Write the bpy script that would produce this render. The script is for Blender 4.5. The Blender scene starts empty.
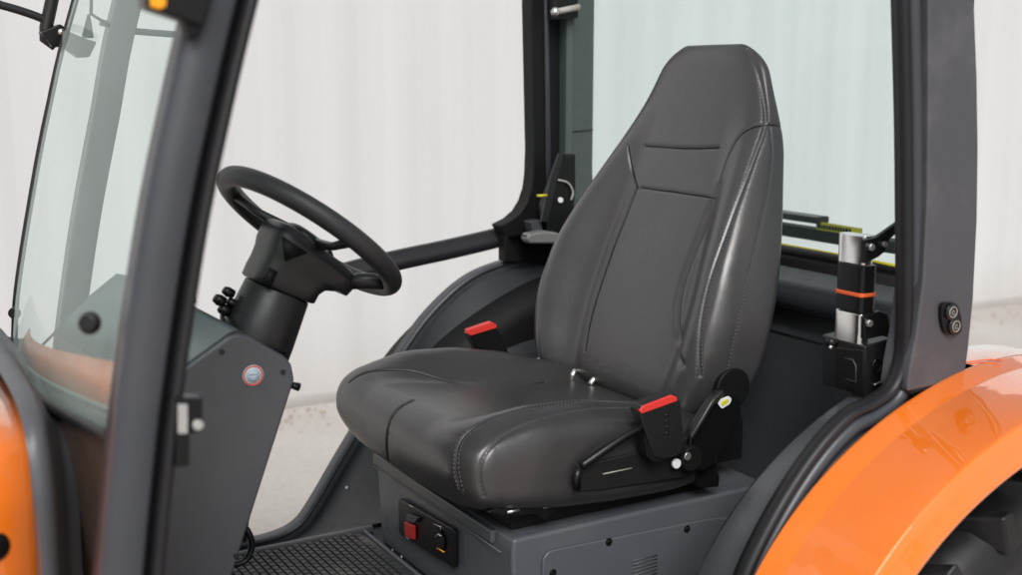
import bpy, bmesh, math, random
import numpy as np
from mathutils import Vector, Matrix
from mathutils.kdtree import KDTree
random.seed(4)
sc = bpy.context.scene
PI = math.pi

# ------------------------------------------------------------------ camera
FPX, CX, CY, HZ = 1200.0, 511.0, 287.5, 75.0
pitch = math.atan((CY-HZ)/FPX)
yaw = math.atan(711/(FPX/math.cos(pitch)))
CAM = Vector((0, 0, 1.65))
FW = Vector((math.sin(yaw)*math.cos(pitch), math.cos(yaw)*math.cos(pitch), -math.sin(pitch)))
RT = Vector((math.cos(yaw), -math.sin(yaw), 0))
UP = RT.cross(FW)
cd = bpy.data.cameras.new('camera'); cam = bpy.data.objects.new('camera', cd)
sc.collection.objects.link(cam); sc.camera = cam
cam.matrix_world = Matrix.Translation(CAM) @ Matrix((RT, UP, -FW)).transposed().to_4x4()
cd.sensor_width = 36; cd.lens = 36*FPX/1022
cd.clip_start = .02; cd.clip_end = 500
cd.dof.use_dof = True; cd.dof.focus_distance = 1.95; cd.dof.aperture_fstop = 3.6

def at(u, v, x=None, y=None, z=None):
    "point on the plane x=, y= or z= seen in that direction (used to read off real positions)"
    r = FW*FPX + RT*(u-CX) - UP*(v-CY)
    if x is not None: t = (x-CAM.x)/r.x
    elif y is not None: t = (y-CAM.y)/r.y
    else: t = (z-CAM.z)/r.z
    return CAM + r*t

# ------------------------------------------------------------------ materials
def node_mat(name):
    m = bpy.data.materials.new(name); m.use_nodes = True
    nt = m.node_tree; b = nt.nodes['Principled BSDF']
    return m, nt, b
def mat(name, col, rough=.5, metal=0, coat=0, var=.12, vscale=14, bump=.0, bscale=600, spec=.5, rvar=.1, dust=0):
    m, nt, b = node_mat(name); N = nt.nodes; L = nt.links
    if coat: b.inputs['Coat IOR'].default_value = 2.8
    tc = N.new('ShaderNodeTexCoord')
    n1 = N.new('ShaderNodeTexNoise'); n1.inputs['Scale'].default_value = vscale; n1.inputs['Detail'].default_value = 5
    L.new(tc.outputs['Object'], n1.inputs['Vector'])
    mr = N.new('ShaderNodeMapRange'); mr.inputs[3].default_value = 1-var; mr.inputs[4].default_value = 1+var
    L.new(n1.outputs['Fac'], mr.inputs[0])
    vm = N.new('ShaderNodeVectorMath'); vm.operation = 'SCALE'; vm.inputs[0].default_value = col
    L.new(mr.outputs[0], vm.inputs['Scale'])
    out = vm.outputs[0]
    if dust:
        n3 = N.new('ShaderNodeTexNoise'); n3.inputs['Scale'].default_value = 7.5; n3.inputs['Detail'].default_value = 9; n3.inputs['Roughness'].default_value = .72
        L.new(tc.outputs['Object'], n3.inputs['Vector'])
        cr = N.new('ShaderNodeMapRange'); cr.inputs[1].default_value = .5; cr.inputs[2].default_value = .78; cr.inputs[4].default_value = dust
        L.new(n3.outputs['Fac'], cr.inputs[0])
        mx = N.new('ShaderNodeMix'); mx.data_type = 'RGBA'; mx.inputs['B'].default_value = (.34, .31, .28, 1)
        L.new(cr.outputs[0], mx.inputs['Factor']); L.new(out, mx.inputs['A']); out = mx.outputs['Result']
    L.new(out, b.inputs['Base Color'])
    n2 = N.new('ShaderNodeTexNoise'); n2.inputs['Scale'].default_value = vscale*2.3; n2.inputs['Detail'].default_value = 4
    L.new(tc.outputs['Object'], n2.inputs['Vector'])
    m2 = N.new('ShaderNodeMapRange'); m2.inputs[3].default_value = max(.02, rough-rvar); m2.inputs[4].default_value = min(1, rough+rvar)
    L.new(n2.outputs['Fac'], m2.inputs[0]); L.new(m2.outputs[0], b.inputs['Roughness'])
    b.inputs['Metallic'].default_value = metal
    b.inputs['Coat Weight'].default_value = coat; b.inputs['Coat Roughness'].default_value = .04
    b.inputs['Specular IOR Level'].default_value = spec
    if bump:
        n4 = N.new('ShaderNodeTexNoise'); n4.inputs['Scale'].default_value = bscale; n4.inputs['Detail'].default_value = 2
        L.new(tc.outputs['Object'], n4.inputs['Vector'])
        bp = N.new('ShaderNodeBump'); bp.inputs['Strength'].default_value = bump; bp.inputs['Distance'].default_value = .0006
        L.new(n4.outputs['Fac'], bp.inputs['Height']); L.new(bp.outputs[0], b.inputs['Normal'])
    return m
def paint(name, col):
    "gloss enamel: diffuse colour under a clear reflecting skin that strengthens towards grazing angles, a little dust and orange peel"
    m, nt, b = node_mat(name); N = nt.nodes; L = nt.links
    tc = N.new('ShaderNodeTexCoord')
    no = N.new('ShaderNodeTexNoise'); no.inputs['Scale'].default_value = 7; no.inputs['Detail'].default_value = 8; no.inputs['Roughness'].default_value = .65; L.new(tc.outputs['Object'], no.inputs['Vector'])
    mr = N.new('ShaderNodeMapRange'); mr.inputs[1].default_value = .48; mr.inputs[2].default_value = .80; mr.inputs[4].default_value = .10; L.new(no.outputs['Fac'], mr.inputs[0])
    mx = N.new('ShaderNodeMix'); mx.data_type = 'RGBA'; mx.inputs['A'].default_value = (*col, 1); mx.inputs['B'].default_value = (.6, .5, .42, 1); L.new(mr.outputs[0], mx.inputs['Factor'])
    L.new(mx.outputs['Result'], b.inputs['Base Color']); b.inputs['Roughness'].default_value = .4; b.inputs['Specular IOR Level'].default_value = .2
    pe = N.new('ShaderNodeTexNoise'); pe.inputs['Scale'].default_value = 11; pe.inputs['Detail'].default_value = 2; L.new(tc.outputs['Object'], pe.inputs['Vector'])
    bp = N.new('ShaderNodeBump'); bp.inputs['Strength'].default_value = .35; bp.inputs['Distance'].default_value = .004; L.new(pe.outputs['Fac'], bp.inputs['Height'])
    gl = N.new('ShaderNodeBsdfGlossy'); gl.inputs['Roughness'].default_value = .03; gl.inputs['Color'].default_value = (1, .97, .95, 1); L.new(bp.outputs[0], gl.inputs['Normal'])
    lw = N.new('ShaderNodeLayerWeight'); lw.inputs['Blend'].default_value = .5
    po = N.new('ShaderNodeMath'); po.operation = 'POWER'; po.inputs[1].default_value = 2.0; L.new(lw.outputs['Facing'], po.inputs[0])
    ma = N.new('ShaderNodeMath'); ma.operation = 'MULTIPLY_ADD'; ma.inputs[1].default_value = 1.2; ma.inputs[2].default_value = .035; ma.use_clamp = True; L.new(po.outputs[0], ma.inputs[0])
    ms = N.new('ShaderNodeMixShader'); L.new(ma.outputs[0], ms.inputs[0]); L.new(b.outputs[0], ms.inputs[1]); L.new(gl.outputs[0], ms.inputs[2])
    L.new(ms.outputs[0], N['Material Output'].inputs[0])
    return m
def leather(name, col, rough):
    m, nt, b = node_mat(name); N = nt.nodes; L = nt.links
    tc = N.new('ShaderNodeTexCoord')
    vo = N.new('ShaderNodeTexVoronoi'); vo.inputs['Scale'].default_value = 520; vo.feature = 'DISTANCE_TO_EDGE'
    L.new(tc.outputs['Object'], vo.inputs['Vector'])
    no = N.new('ShaderNodeTexNoise'); no.inputs['Scale'].default_value = 9; no.inputs['Detail'].default_value = 6; no.inputs['Roughness'].default_value = .6
    L.new(tc.outputs['Object'], no.inputs['Vector'])
    # soft creases: stretched, distorted waves that appear in patches only
    mp = N.new('ShaderNodeMapping'); mp.inputs['Scale'].default_value = (1, 2.2, 3.4)
    L.new(tc.outputs['Object'], mp.inputs[0])
    w = N.new('ShaderNodeTexNoise'); w.inputs['Scale'].default_value = 24; w.inputs['Detail'].default_value = 4; w.inputs['Distortion'].default_value = 1.2
    L.new(mp.outputs[0], w.inputs['Vector'])
    ab = N.new('ShaderNodeMath'); ab.operation = 'SUBTRACT'; ab.inputs[1].default_value = .5; L.new(w.outputs['Fac'], ab.inputs[0])
    ab2 = N.new('ShaderNodeMath'); ab2.operation = 'ABSOLUTE'; L.new(ab.outputs[0], ab2.inputs[0])
    cm = N.new('ShaderNodeMapRange'); cm.inputs[2].default_value = .06; L.new(ab2.outputs[0], cm.inputs[0])
    pm = N.new('ShaderNodeTexNoise'); pm.inputs['Scale'].default_value = 6; L.new(tc.outputs['Object'], pm.inputs['Vector'])
    pr_ = N.new('ShaderNodeMapRange'); pr_.inputs[1].default_value = .5; pr_.inputs[2].default_value = .68; L.new(pm.outputs['Fac'], pr_.inputs[0])
    b1 = N.new('ShaderNodeBump'); b1.inputs['Strength'].default_value = .25; b1.inputs['Distance'].default_value = .0005
    L.new(vo.outputs['Distance'], b1.inputs['Height'])
    mu = N.new('ShaderNodeMath'); mu.operation = 'MULTIPLY'; mu.inputs[1].default_value = .16; L.new(pr_.outputs[0], mu.inputs[0])
    b2 = N.new('ShaderNodeBump'); b2.inputs['Distance'].default_value = .0012
    L.new(mu.outputs[0], b2.inputs['Strength'])
    L.new(cm.outputs[0], b2.inputs['Height']); L.new(b1.outputs[0], b2.inputs['Normal'])
    b3 = N.new('ShaderNodeBump'); b3.inputs['Strength'].default_value = .35; b3.inputs['Distance'].default_value = .006
    L.new(no.outputs['Fac'], b3.inputs['Height']); L.new(b2.outputs[0], b3.inputs['Normal'])
    L.new(b3.outputs[0], b.inputs['Normal'])
    mr = N.new('ShaderNodeMapRange'); mr.inputs[3].default_value = .8; mr.inputs[4].default_value = 1.2; L.new(no.outputs['Fac'], mr.inputs[0])
    vm = N.new('ShaderNodeVectorMath'); vm.operation = 'SCALE'; vm.inputs[0].default_value = col; L.new(mr.outputs[0], vm.inputs['Scale'])
    L.new(vm.outputs[0], b.inputs['Base Color'])
    m2 = N.new('ShaderNodeMapRange'); m2.inputs[3].default_value = rough-.07; m2.inputs[4].default_value = rough+.07; L.new(no.outputs['Fac'], m2.inputs[0])
    L.new(m2.outputs[0], b.inputs['Roughness'])
    b.inputs['Specular IOR Level'].default_value = .85
    return m
def glass(name, tint, refl=1.0, haze=0.0, hazecol=(.6,.7,.67,1)):
    m = bpy.data.materials.new(name); m.use_nodes = True; nt = m.node_tree; N = nt.nodes; L = nt.links
    N.remove(N['Principled BSDF'])
    tr = N.new('ShaderNodeBsdfTransparent'); tr.inputs[0].default_value = (*tint, 1)
    gl = N.new('ShaderNodeBsdfGlossy'); gl.inputs['Roughness'].default_value = .01; gl.inputs[0].default_value = (.95, 1, .98, 1)
    fr = N.new('ShaderNodeFresnel'); fr.inputs[0].default_value = 1.5
    mm = N.new('ShaderNodeMath'); mm.operation = 'MULTIPLY'; mm.inputs[1].default_value = refl; L.new(fr.outputs[0], mm.inputs[0])
    mx = N.new('ShaderNodeMixShader'); L.new(mm.outputs[0], mx.inputs[0]); L.new(tr.outputs[0], mx.inputs[1]); L.new(gl.outputs[0], mx.inputs[2])
    out = mx
    if haze:
        df = N.new('ShaderNodeBsdfDiffuse'); df.inputs[0].default_value = hazecol
        m3 = N.new('ShaderNodeMixShader'); 
        tc = N.new('ShaderNodeTexCoord'); no = N.new('ShaderNodeTexNoise'); no.inputs['Scale'].default_value = 5; no.inputs['Detail'].default_value = 6
        L.new(tc.outputs['Object'], no.inputs['Vector'])
        mr = N.new('ShaderNodeMapRange'); mr.inputs[3].default_value = haze*.5; mr.inputs[4].default_value = haze*1.5; L.new(no.outputs['Fac'], mr.inputs[0])
        L.new(mr.outputs[0], m3.inputs[0])
        L.new(mx.outputs[0], m3.inputs[1]); L.new(df.outputs[0], m3.inputs[2]); out = m3
    L.new(out.outputs[0], N['Material Output'].inputs[0])
    return m

M = dict(
 leather=leather('black_leather', (.034, .0325, .0335), .32),
 leather_panel=leather('leather_panel', (.047, .0455, .047), .34),
 thread=mat('thread', (.085, .085, .095), .7),
 grey=mat('grey_plastic', (.084, .087, .096), .42, bump=.45, bscale=900, var=.12, vscale=6, dust=.10, rvar=.14),
 greyd=mat('dark_grey_plastic', (.045, .048, .055), .42, bump=.35, bscale=900, var=.08, dust=.04),
 base=mat('painted_steel_grey', (.088, .098, .110), .33, bump=.4, bscale=500, var=.12, vscale=6, dust=.12, rvar=.14),
 pillar=mat('matt_pillar_paint', (.072, .073, .083), .5, bump=.3, bscale=700, var=.1, vscale=7, dust=.22),
 pillarf=mat('front_pillar_paint', (.050, .053, .064), .38, bump=.2, bscale=700, var=.06, dust=.03),
 black=mat('black_plastic', (.006, .006, .0065), .32, spec=.35, bump=.2, bscale=900),
 blackm=mat('black_matt', (.005, .005, .0055), .6, spec=.25),
 inner=mat('inner_panel_dark', (.016, .0185, .022), .5, bump=.3, bscale=700, dust=.02),
 rubber=mat('rubber', (.013, .013, .015), .45, var=.15, spec=.4),
 sealg=mat('grey_rubber', (.050, .053, .062), .36, var=.1),
 wheelp=mat('wheel_rim_foam', (.028, .028, .030), .45, bump=.4, bscale=1200),
 column=mat('column_plastic', (.015, .015, .016), .34, spec=.45, bump=.25, bscale=1000),
 chrome=mat('brushed_chrome', (.85, .85, .85), .13, metal=1, var=.04, rvar=.05),
 steel=mat('zinc_bolt', (.72, .72, .70), .35, metal=.9),
 red=mat('red_plastic', (.72, .045, .035), .4),
 redd=mat('dark_red_plastic', (.45, .02, .02), .35),
 orange=paint('orange_paint', (.95, .205, .014)),
 orangering=mat('orange_ring', (.75, .12, .03), .45),
 amber=mat('amber_lens', (.95, .38, .01), .25),
 yellow=mat('yellow_label', (.62, .55, .03), .5),
 white=mat('white_print', (.75, .76, .78), .5),
 lblue=mat('pale_blue_print', (.45, .62, .74), .5),
 beige=mat('reflection_beige', (.38, .37, .34), .5),
 mat_=mat('floor_mat_rubber', (.034, .036, .038), .55, bump=.3, dust=.5),
 hood_refl=mat('hood_reflection_orange', (.95, .20, .02), .3),  # orange of the hood's reflection in the windscreen, as plain colour
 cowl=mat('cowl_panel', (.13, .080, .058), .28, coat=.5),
 tyre=mat('tyre_rubber', (.009, .009, .010), .45, dust=.08, vscale=30, var=.4),
 wall=None, ground=None)

# ------------------------------------------------------------------ object helpers
tractor = bpy.data.objects.new('tractor', None); sc.collection.objects.link(tractor)
tractor.location = (1.2, 1.65, .335)
tractor['label'] = 'orange compact tractor with open grey cab, black leather seat and steering wheel'
tractor['category'] = 'tractor'
bpy.context.view_layer.update()

def link(name, me, m, parent=tractor, smooth=True, bevel=0, seg=3, label=None, mats=None):
    o = bpy.data.objects.new(name, me); sc.collection.objects.link(o)
    if mats:
        for k in mats: me.materials.append(k)
    else: me.materials.append(m)
    if smooth: me.polygons.foreach_set('use_smooth', [True]*len(me.polygons))
    if bevel:
        b = o.modifiers.new('bevel', 'BEVEL'); b.width = bevel; b.segments = seg; b.limit_method = 'ANGLE'; b.angle_limit = math.radians(32); b.harden_normals = True
    if parent is not None:
        o.parent = parent
        t = parent; off = Vector((0,0,0))
        while t: off += t.location; t = t.parent
        o.location = -off
        # keep the mesh in world numbers but the origin at the part itself
    if label: o['label'] = label
    recentre(o)
    return o
def recentre(o):
    me = o.data
    n = len(me.vertices)
    if not n: return
    co = np.empty(n*3); me.vertices.foreach_get('co', co); co = co.reshape(-1, 3)
    c = (co.min(0)+co.max(0))/2
    me.vertices.foreach_set('co', (co-c).ravel()); me.update()
    o.location = o.location + Vector(c)
def fix(me):
    bm = bmesh.new(); bm.from_mesh(me); bmesh.ops.recalc_face_normals(bm, faces=bm.faces); bm.to_mesh(me); bm.free()
def mesh(vs, fs):
    me = bpy.data.meshes.new('m'); me.from_pydata([tuple(v) for v in vs], [], fs); me.update(); fix(me); return me
class MB:
    "collects pieces of one part"
    def __init__(s): s.v = []; s.f = []; s.mi = []
    def add(s, vs, fs, k=0):
        n = len(s.v); s.v += [tuple(v) for v in vs]; s.f += [tuple(i+n for i in f) for f in fs]; s.mi += [k]*len(fs); return s
    def box(s, a, b, k=0):
        (x0,y0,z0),(x1,y1,z1) = a, b
        return s.add([(x0,y0,z0),(x1,y0,z0),(x1,y1,z0),(x0,y1,z0),(x0,y0,z1),(x1,y0,z1),(x1,y1,z1),(x0,y1,z1)],
              [(0,3,2,1),(4,5,6,7),(0,1,5,4),(1,2,6,5),(2,3,7,6),(3,0,4,7)], k)
    def prism(s, pts, d, k=0):
        "polygon of 3-D points pushed by vector d"
        n = len(pts); d = Vector(d); p = [Vector(q) for q in pts]
        return s.add(p+[q+d for q in p], [tuple(range(n-1,-1,-1)), tuple(range(n, 2*n))]+[(i,(i+1)%n,n+(i+1)%n,n+i) for i in range(n)], k)
    def tube(s, path, r, seg=12, closed=False, caps=True, k=0):
        P = [Vector(p) for p in path]; n = len(P); R = r if isinstance(r, (list, tuple)) else [r]*n
        vs = []; up = None
        for i, p in enumerate(P):
            a = P[(i-1) % n] if (closed or i > 0) else p
            b = P[(i+1) % n] if (closed or i < n-1) else p
            t = (b-a).normalized()
            if up is None: up = t.orthogonal().normalized()
            up = (up-t*up.dot(t)).normalized(); w = t.cross(up)
            for j in range(seg):
                an = 2*PI*j/seg; vs.append(p+(up*math.cos(an)+w*math.sin(an))*R[i])
        fs = []
        for i in range(n if closed else n-1):
            for j in range(seg):
                a, b = i*seg+j, i*seg+(j+1) % seg; c, d = ((i+1) % n)*seg+(j+1) % seg, ((i+1) % n)*seg+j
                fs.append((a, b, c, d))
        if not closed and caps: fs += [tuple(range(seg))[::-1], tuple((n-1)*seg+j for j in range(seg))]
        return s.add(vs, fs, k)
    def sweep(s, path, sec, B, closed=False, k=0):
        "section points (n, b): n along B x T, b along B"
        P = [Vector(p) for p in path]; B = Vector(B).normalized(); n = len(P); m = len(sec); vs = []
        for i, p in enumerate(P):
            a = P[(i-1) % n] if (closed or i > 0) else p
            b = P[(i+1) % n] if (closed or i < n-1) else p
            T = (b-a).normalized(); Nn = B.cross(T).normalized()
            vs += [p+Nn*q[0]+B*q[1] for q in sec]
        fs = []
        for i in range(n if closed else n-1):
            for j in range(m):
                fs.append((i*m+j, i*m+(j+1) % m, ((i+1) % n)*m+(j+1) % m, ((i+1) % n)*m+j))
        if not closed: fs += [tuple(range(m))[::-1], tuple((n-1)*m+j for j in range(m))]
        return s.add(vs, fs, k)
    def disc(s, c, nrm, r, h, seg=28, k=0, r2=None):
        c = Vector(c); nrm = Vector(nrm).normalized(); r2 = r if r2 is None else r2
        u = nrm.orthogonal().normalized(); w = nrm.cross(u)
        vs = [c+(u*math.cos(2*PI*j/seg)+w*math.sin(2*PI*j/seg))*r for j in range(seg)]
        vs += [c+nrm*h+(u*math.cos(2*PI*j/seg)+w*math.sin(2*PI*j/seg))*r2 for j in range(seg)]
        return s.add(vs, [tuple(range(seg))[::-1], tuple(range(seg, 2*seg))]+[(j,(j+1)%seg,seg+(j+1)%seg,seg+j) for j in range(seg)], k)
    def done(s, name, m, parent=tractor, smooth=True, bevel=0, seg=3, label=None, mats=None):
        me = mesh(s.v, s.f)
        if mats: me.polygons.foreach_set('material_index', s.mi)
        return link(name, me, m, parent, smooth, bevel, seg, label, mats)
def cr(pts, n=8, closed=False):
    "Catmull-Rom through the points"
    P = [Vector(p) for p in pts]; out = []; m = len(P)
    rng = range(m if closed else m-1)
    for i in rng:
        p1, p2 = P[i], P[(i+1) % m]
        p0 = P[(i-1) % m] if (closed or i > 0) else p1*2-p2
        p3 = P[(i+2) % m] if (closed or i < m-2) else p2*2-p1
        for k in range(n):
            t = k/n
            out.append(.5*((2*p1)+(p2-p0)*t+(2*p0-5*p1+4*p2-p3)*t*t+(-p0+3*p1-3*p2+p3)*t**3))
    if not closed: out.append(P[-1])
    return out
def flat_smooth(o, ang=35):
    pass

# ================================================================== SETTING
GZ = .335
def ground_mat():
    m, nt, b = node_mat('concrete_yard'); N = nt.nodes; L = nt.links
    tc = N.new('ShaderNodeTexCoord')
    a = N.new('ShaderNodeTexNoise'); a.inputs['Scale'].default_value = .9; a.inputs['Detail'].default_value = 8; L.new(tc.outputs['Object'], a.inputs['Vector'])
    c = N.new('ShaderNodeTexNoise'); c.inputs['Scale'].default_value = 40; c.inputs['Detail'].default_value = 4; L.new(tc.outputs['Object'], c.inputs['Vector'])
    r = N.new('ShaderNodeValToRGB'); r.color_ramp.elements[0].position = .3; r.color_ramp.elements[0].color = (.42, .385, .35, 1)
    r.color_ramp.elements[1].position = .68; r.color_ramp.elements[1].color = (.57, .54, .51, 1); L.new(a.outputs['Fac'], r.inputs[0])
    mr = N.new('ShaderNodeMapRange'); mr.inputs[3].default_value = .8; mr.inputs[4].default_value = 1.15; L.new(c.outputs['Fac'], mr.inputs[0])
    vm = N.new('ShaderNodeVectorMath'); vm.operation = 'SCALE'; L.new(r.outputs[0], vm.inputs[0]); L.new(mr.outputs[0], vm.inputs['Scale'])
    L.new(vm.outputs[0], b.inputs['Base Color']); b.inputs['Roughness'].default_value = .85
    bp = N.new('ShaderNodeBump'); bp.inputs['Strength'].default_value = .4; bp.inputs['Distance'].default_value = .004; L.new(c.outputs['Fac'], bp.inputs['Height']); L.new(bp.outputs[0], b.inputs['Normal'])
    return m
g = MB().add([(-120,-120,GZ),(120,-120,GZ),(120,120,GZ),(-120,120,GZ)], [(0,1,2,3)]).done('ground', ground_mat(), None, smooth=False)
g['kind'] = 'structure'; g['label'] = 'pale concrete yard under the tractor'
# corrugated wall
def wall_mat():
    m, nt, b = node_mat('white_wall_paint'); N = nt.nodes; L = nt.links
    tc = N.new('ShaderNodeTexCoord')
    mp = N.new('ShaderNodeMapping'); mp.inputs['Scale'].default_value = (3.2, 1, .18); L.new(tc.outputs['Object'], mp.inputs[0])
    a = N.new('ShaderNodeTexNoise'); a.inputs['Scale'].default_value = 1.6; a.inputs['Detail'].default_value = 7; L.new(mp.outputs[0], a.inputs['Vector'])
    r = N.new('ShaderNodeValToRGB'); r.color_ramp.elements[0].position = .28; r.color_ramp.elements[0].color = (.60, .603, .607, 1)
    r.color_ramp.elements[1].position = .7; r.color_ramp.elements[1].color = (.648, .652, .66, 1); L.new(a.outputs['Fac'], r.inputs[0])
    # splash dirt near the ground
    sx = N.new('ShaderNodeSeparateXYZ'); ge = N.new('ShaderNodeNewGeometry'); L.new(ge.outputs['Position'], sx.inputs[0])
    mr = N.new('ShaderNodeMapRange'); mr.inputs[1].default_value = GZ; mr.inputs[2].default_value = GZ+.35; mr.inputs[3].default_value = .5; mr.inputs[4].default_value = 0; L.new(sx.outputs['Z'], mr.inputs[0])
    mx = N.new('ShaderNodeMix'); mx.data_type = 'RGBA'; mx.inputs['B'].default_value = (.50, .46, .42, 1)
    L.new(mr.outputs[0], mx.inputs['Factor']); L.new(r.outputs[0], mx.inputs['A']); L.new(mx.outputs['Result'], b.inputs['Base Color'])
    b.inputs['Roughness'].default_value = .55
    return m
WY = 4.50
vs = []; fs = []; x = -9.0; per = .26; prof = []
while x < 16:
    prof += [(x, 0), (x+.11, 0), (x+.16, -.0032), (x+.21, -.0032)]; x += per
for (px, dy) in prof: vs += [(px, WY+dy, GZ), (px, WY+dy, GZ+4.6)]
fs = [(2*i, 2*i+2, 2*i+3, 2*i+1) for i in range(len(prof)-1)]
wl = MB().add(vs, fs).done('corrugated_wall', wall_mat(), None, smooth=False)
wl['label'] = 'white corrugated metal wall of the building behind the tractor'; wl['category'] = 'wall'
MB().box((-9, WY-.03, GZ), (16, WY+.0, GZ+.03)).done('base_trim', mat('wall_base_trim', (.42, .40, .38), .7), wl, bevel=.004)
mb = MB()
for i in range(260):
    X = 1.2+random.random()**1.3*5; yy = WY-.1-random.random()**2*.3
    r_ = random.uniform(.004,.013); a_ = random.random()*6.28
    c_ = Vector((X, yy, GZ+.002)); u_ = Vector((math.cos(a_), math.sin(a_), random.uniform(-.2,.3)))*r_; w_ = Vector((-math.sin(a_), math.cos(a_), random.uniform(-.2,.2)))*r_*.6
    mb.add([c_-u_+Vector((0,0,.005)), c_-w_, c_+u_+Vector((0,0,.008)), c_+w_+Vector((0,0,.003))], [(0,1,2,3)])
lt = mb.done('leaf_litter', mat('dry_litter', (.34, .25, .16), .9, var=.4, vscale=30), None, smooth=False)
lt['kind'] = 'stuff'; lt['label'] = 'brown dry litter blown along the foot of the white wall'; lt['category'] = 'litter'

# ================================================================== FENDERS, FLOOR, DOOR OPENINGS
FC = (1.45, .72)      # wheel centre (x, z)
YM = 1.65             # middle of the machine
def ring(sec, a0, a1, n, mirror=False, scale=None):
    "sweep (Y, R) section about the wheel centre"
    vs = []; m = len(sec)
    for i in range(n+1):
        a = math.radians(a0+(a1-a0)*i/n)
        for (y, R) in sec:
            if mirror: y = 2*YM-y
            t_ = min(1, max(0, (150-math.degrees(a))/45)); R = R-.019*t_*t_*(3-2*t_)
            vs.append((FC[0]+R*math.cos(a), y, FC[1]+R*math.sin(a)))
    fs = [(i*m+j, i*m+j+1, (i+1)*m+j+1, (i+1)*m+j) for i in range(n) for j in range(m-1)]
    return vs, fs
osec = [(1.084,.530),(1.083,.5535),(1.082,.5545),(1.080,.5548),(1.077,.5540),(1.052,.5482),(1.049,.5475),(1.047,.5469),(1.044,.5466),(1.0,.5455),(.960,.5430),(.940,.5412),(.9365,.5407),(.9345,.5400),(.9335,.5385),(.929,.524),(.9225,.503),(.9205,.4975),(.922,.4945),(.926,.4945),(.931,.499),(.945,.516),(.97,.527),(1.05,.530)]
for mir in (False, True):
    v, f = ring([(y, R-(.035 if mir else 0)) for y, R in osec], -8, 196, 160, mir)
    MB().add(v, f).done('fender', M['orange'])
gsec = [(1.099,.52),(1.100,.5375),(1.103,.5395),(1.16,.537),(1.19,.534),(1.197,.531),(1.20,.522),(1.20,.15)]
v, f = ring(gsec, 98, 205, 80); near_fender = MB().add(v, f).done('inner_fender', mat('inner_fender_grey', (.062,.067,.074), .27, bump=.3, bscale=500, var=.06, dust=.06, rvar=.08))
v, f = ring([(1.080,.5552),(1.10,.5556),(1.16,.553),(1.205,.536),(1.21,.52),(1.21,.30)], -8, 97.8, 60); MB().add(v, f).done('fender_top', M['orange'])
# fine score lines on the near fender
mb = MB()
for dx in (0, .010):
    a = math.radians(159+dx*100)
    p = [Vector((FC[0]+R*math.cos(a), y, FC[1]+R*math.sin(a))) for (y, R) in ((1.125,.5400),(1.172,.5372))]
    mb.tube(p, .0007, 6)
mb.done('score_mark', M['beige'], near_fender)

# near door opening seal
NY = 1.10
near_px = [(888,-370),(897,-120),(900,0),(903,120),(904,240),(904,325),(901,362),(891,387),(873,401),(849,413),(821,441),(792,481),(765,527),(741,578),(719,643)]
path = cr([at(u, v, y=NY) for (u, v) in near_px], 8)
sec = [(-.006,-.012),(-.006,.004),(-.002,.012),(.006,.014),(.0115,.010),(.013,.002),(.016,.002),(.017,.012),(.021,.017),(.029,.019),(.036,.014),(.038,.004),(.038,-.012)]
# in pieces: inner dark rubber lip, outer grey tube
def both(path, sec, m, name, B=(0,-1,0)):
    MB().sweep(path, sec, B).done(name, m)
both(path, [(-.004,-.012),(-.004,.002),(-.001,.008),(.004,.010),(.008,.008),(.010,.000),(.010,-.012)], M['rubber'], 'door_seal')
both(path, [(.0115,-.012),(.0115,-.004),(.0125,.004),(.016,.0085),(.022,.0105),(.029,.009),(.034,.003),(.035,-.012)], M['sealg'], 'door_frame')

# far door frame: fender arc and sill
FY = 2.235
far_px = [(640,262),(560,254),(520,258),(472,275),(432,309),(400,352),(372,402),(340,455),(312,503),(296,524),(272,536),(233,545),(120,572)]
fpath = cr([at(u, v, y=FY) for (u, v) in far_px], 8)
MB().sweep(fpath, [(-.002,-.02),(-.002,.008),(.003,.013),(.026,.013),(.031,.008),(.031,-.02)], (0,-1,0)).done('door_frame', M['greyd'])
MB().tube([p+Vector((0,-.012,0)) for p in fpath], .006, 10).done('door_seal', M['sealg'])
# ruled dark inner panel from the frame to the floor edge
vs = []; n = len(fpath)
inn = []
for i, p in enumerate(fpath):
    t = i/(n-1)
    x = max(.30, min(1.5, p.x+.05)) if t < .7 else p.x+.03
    q = Vector((x, 1.945, .834))
    vs += [p+Vector((.012, -.012, -.012)), p.lerp(q, .25)+Vector((0,-.04,-.01)), q]
fs = [(i*3+j, i*3+j+1, (i+1)*3+j+1, (i+1)*3+j) for i in range(n-1) for j in range(2)]
MB().add(vs, fs).done('footwell_panel', M['inner'])
s_ = at(347, 488, y=2.05)
MB().disc(at(347,488,y=1.985), (-.2,-1,.3), .004, .003, 14).done('screw', M['steel'])

# floor and rubber mat
MB().box((.20,1.16,.74),(1.5,1.95,.828)).done('floor', M['inner'], bevel=.004)
mb = MB().box((.30,1.40,.829),(.805,1.915,.835))
ix = 0
x = .31
while x < .795:
    j = 0; y = 1.415+(.008 if ix % 2 else 0)
    while y < 1.905:
        mb.box((x, y, .8352), (x+.0085, y+.0125, .8395)); y += .0165; j += 1
    x += .0125; ix += 1
mb.done('floor_mat', M['mat_'], smooth=False)
MB().box((.28,1.918,.829),(.83,1.930,.842)).done('mat_edge', M['grey'], bevel=.003)
MB().box((.806,1.40,.829),(.814,1.93,.840)).done('mat_edge', M['grey'], bevel=.003)

# ================================================================== SEAT BASE
X0, BY0, BY1, BZ = .818, 1.40, 1.871, .997
base = MB().prism([(X0+.006,BY0,.829),(X0,BY0,.975),(X0+.003,BY0,BZ),(1.30,BY0,BZ),(1.40,BY0,.829)], (0, BY1-BY0, 0)).done('seat_base', M['base'], bevel=.006)
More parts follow.
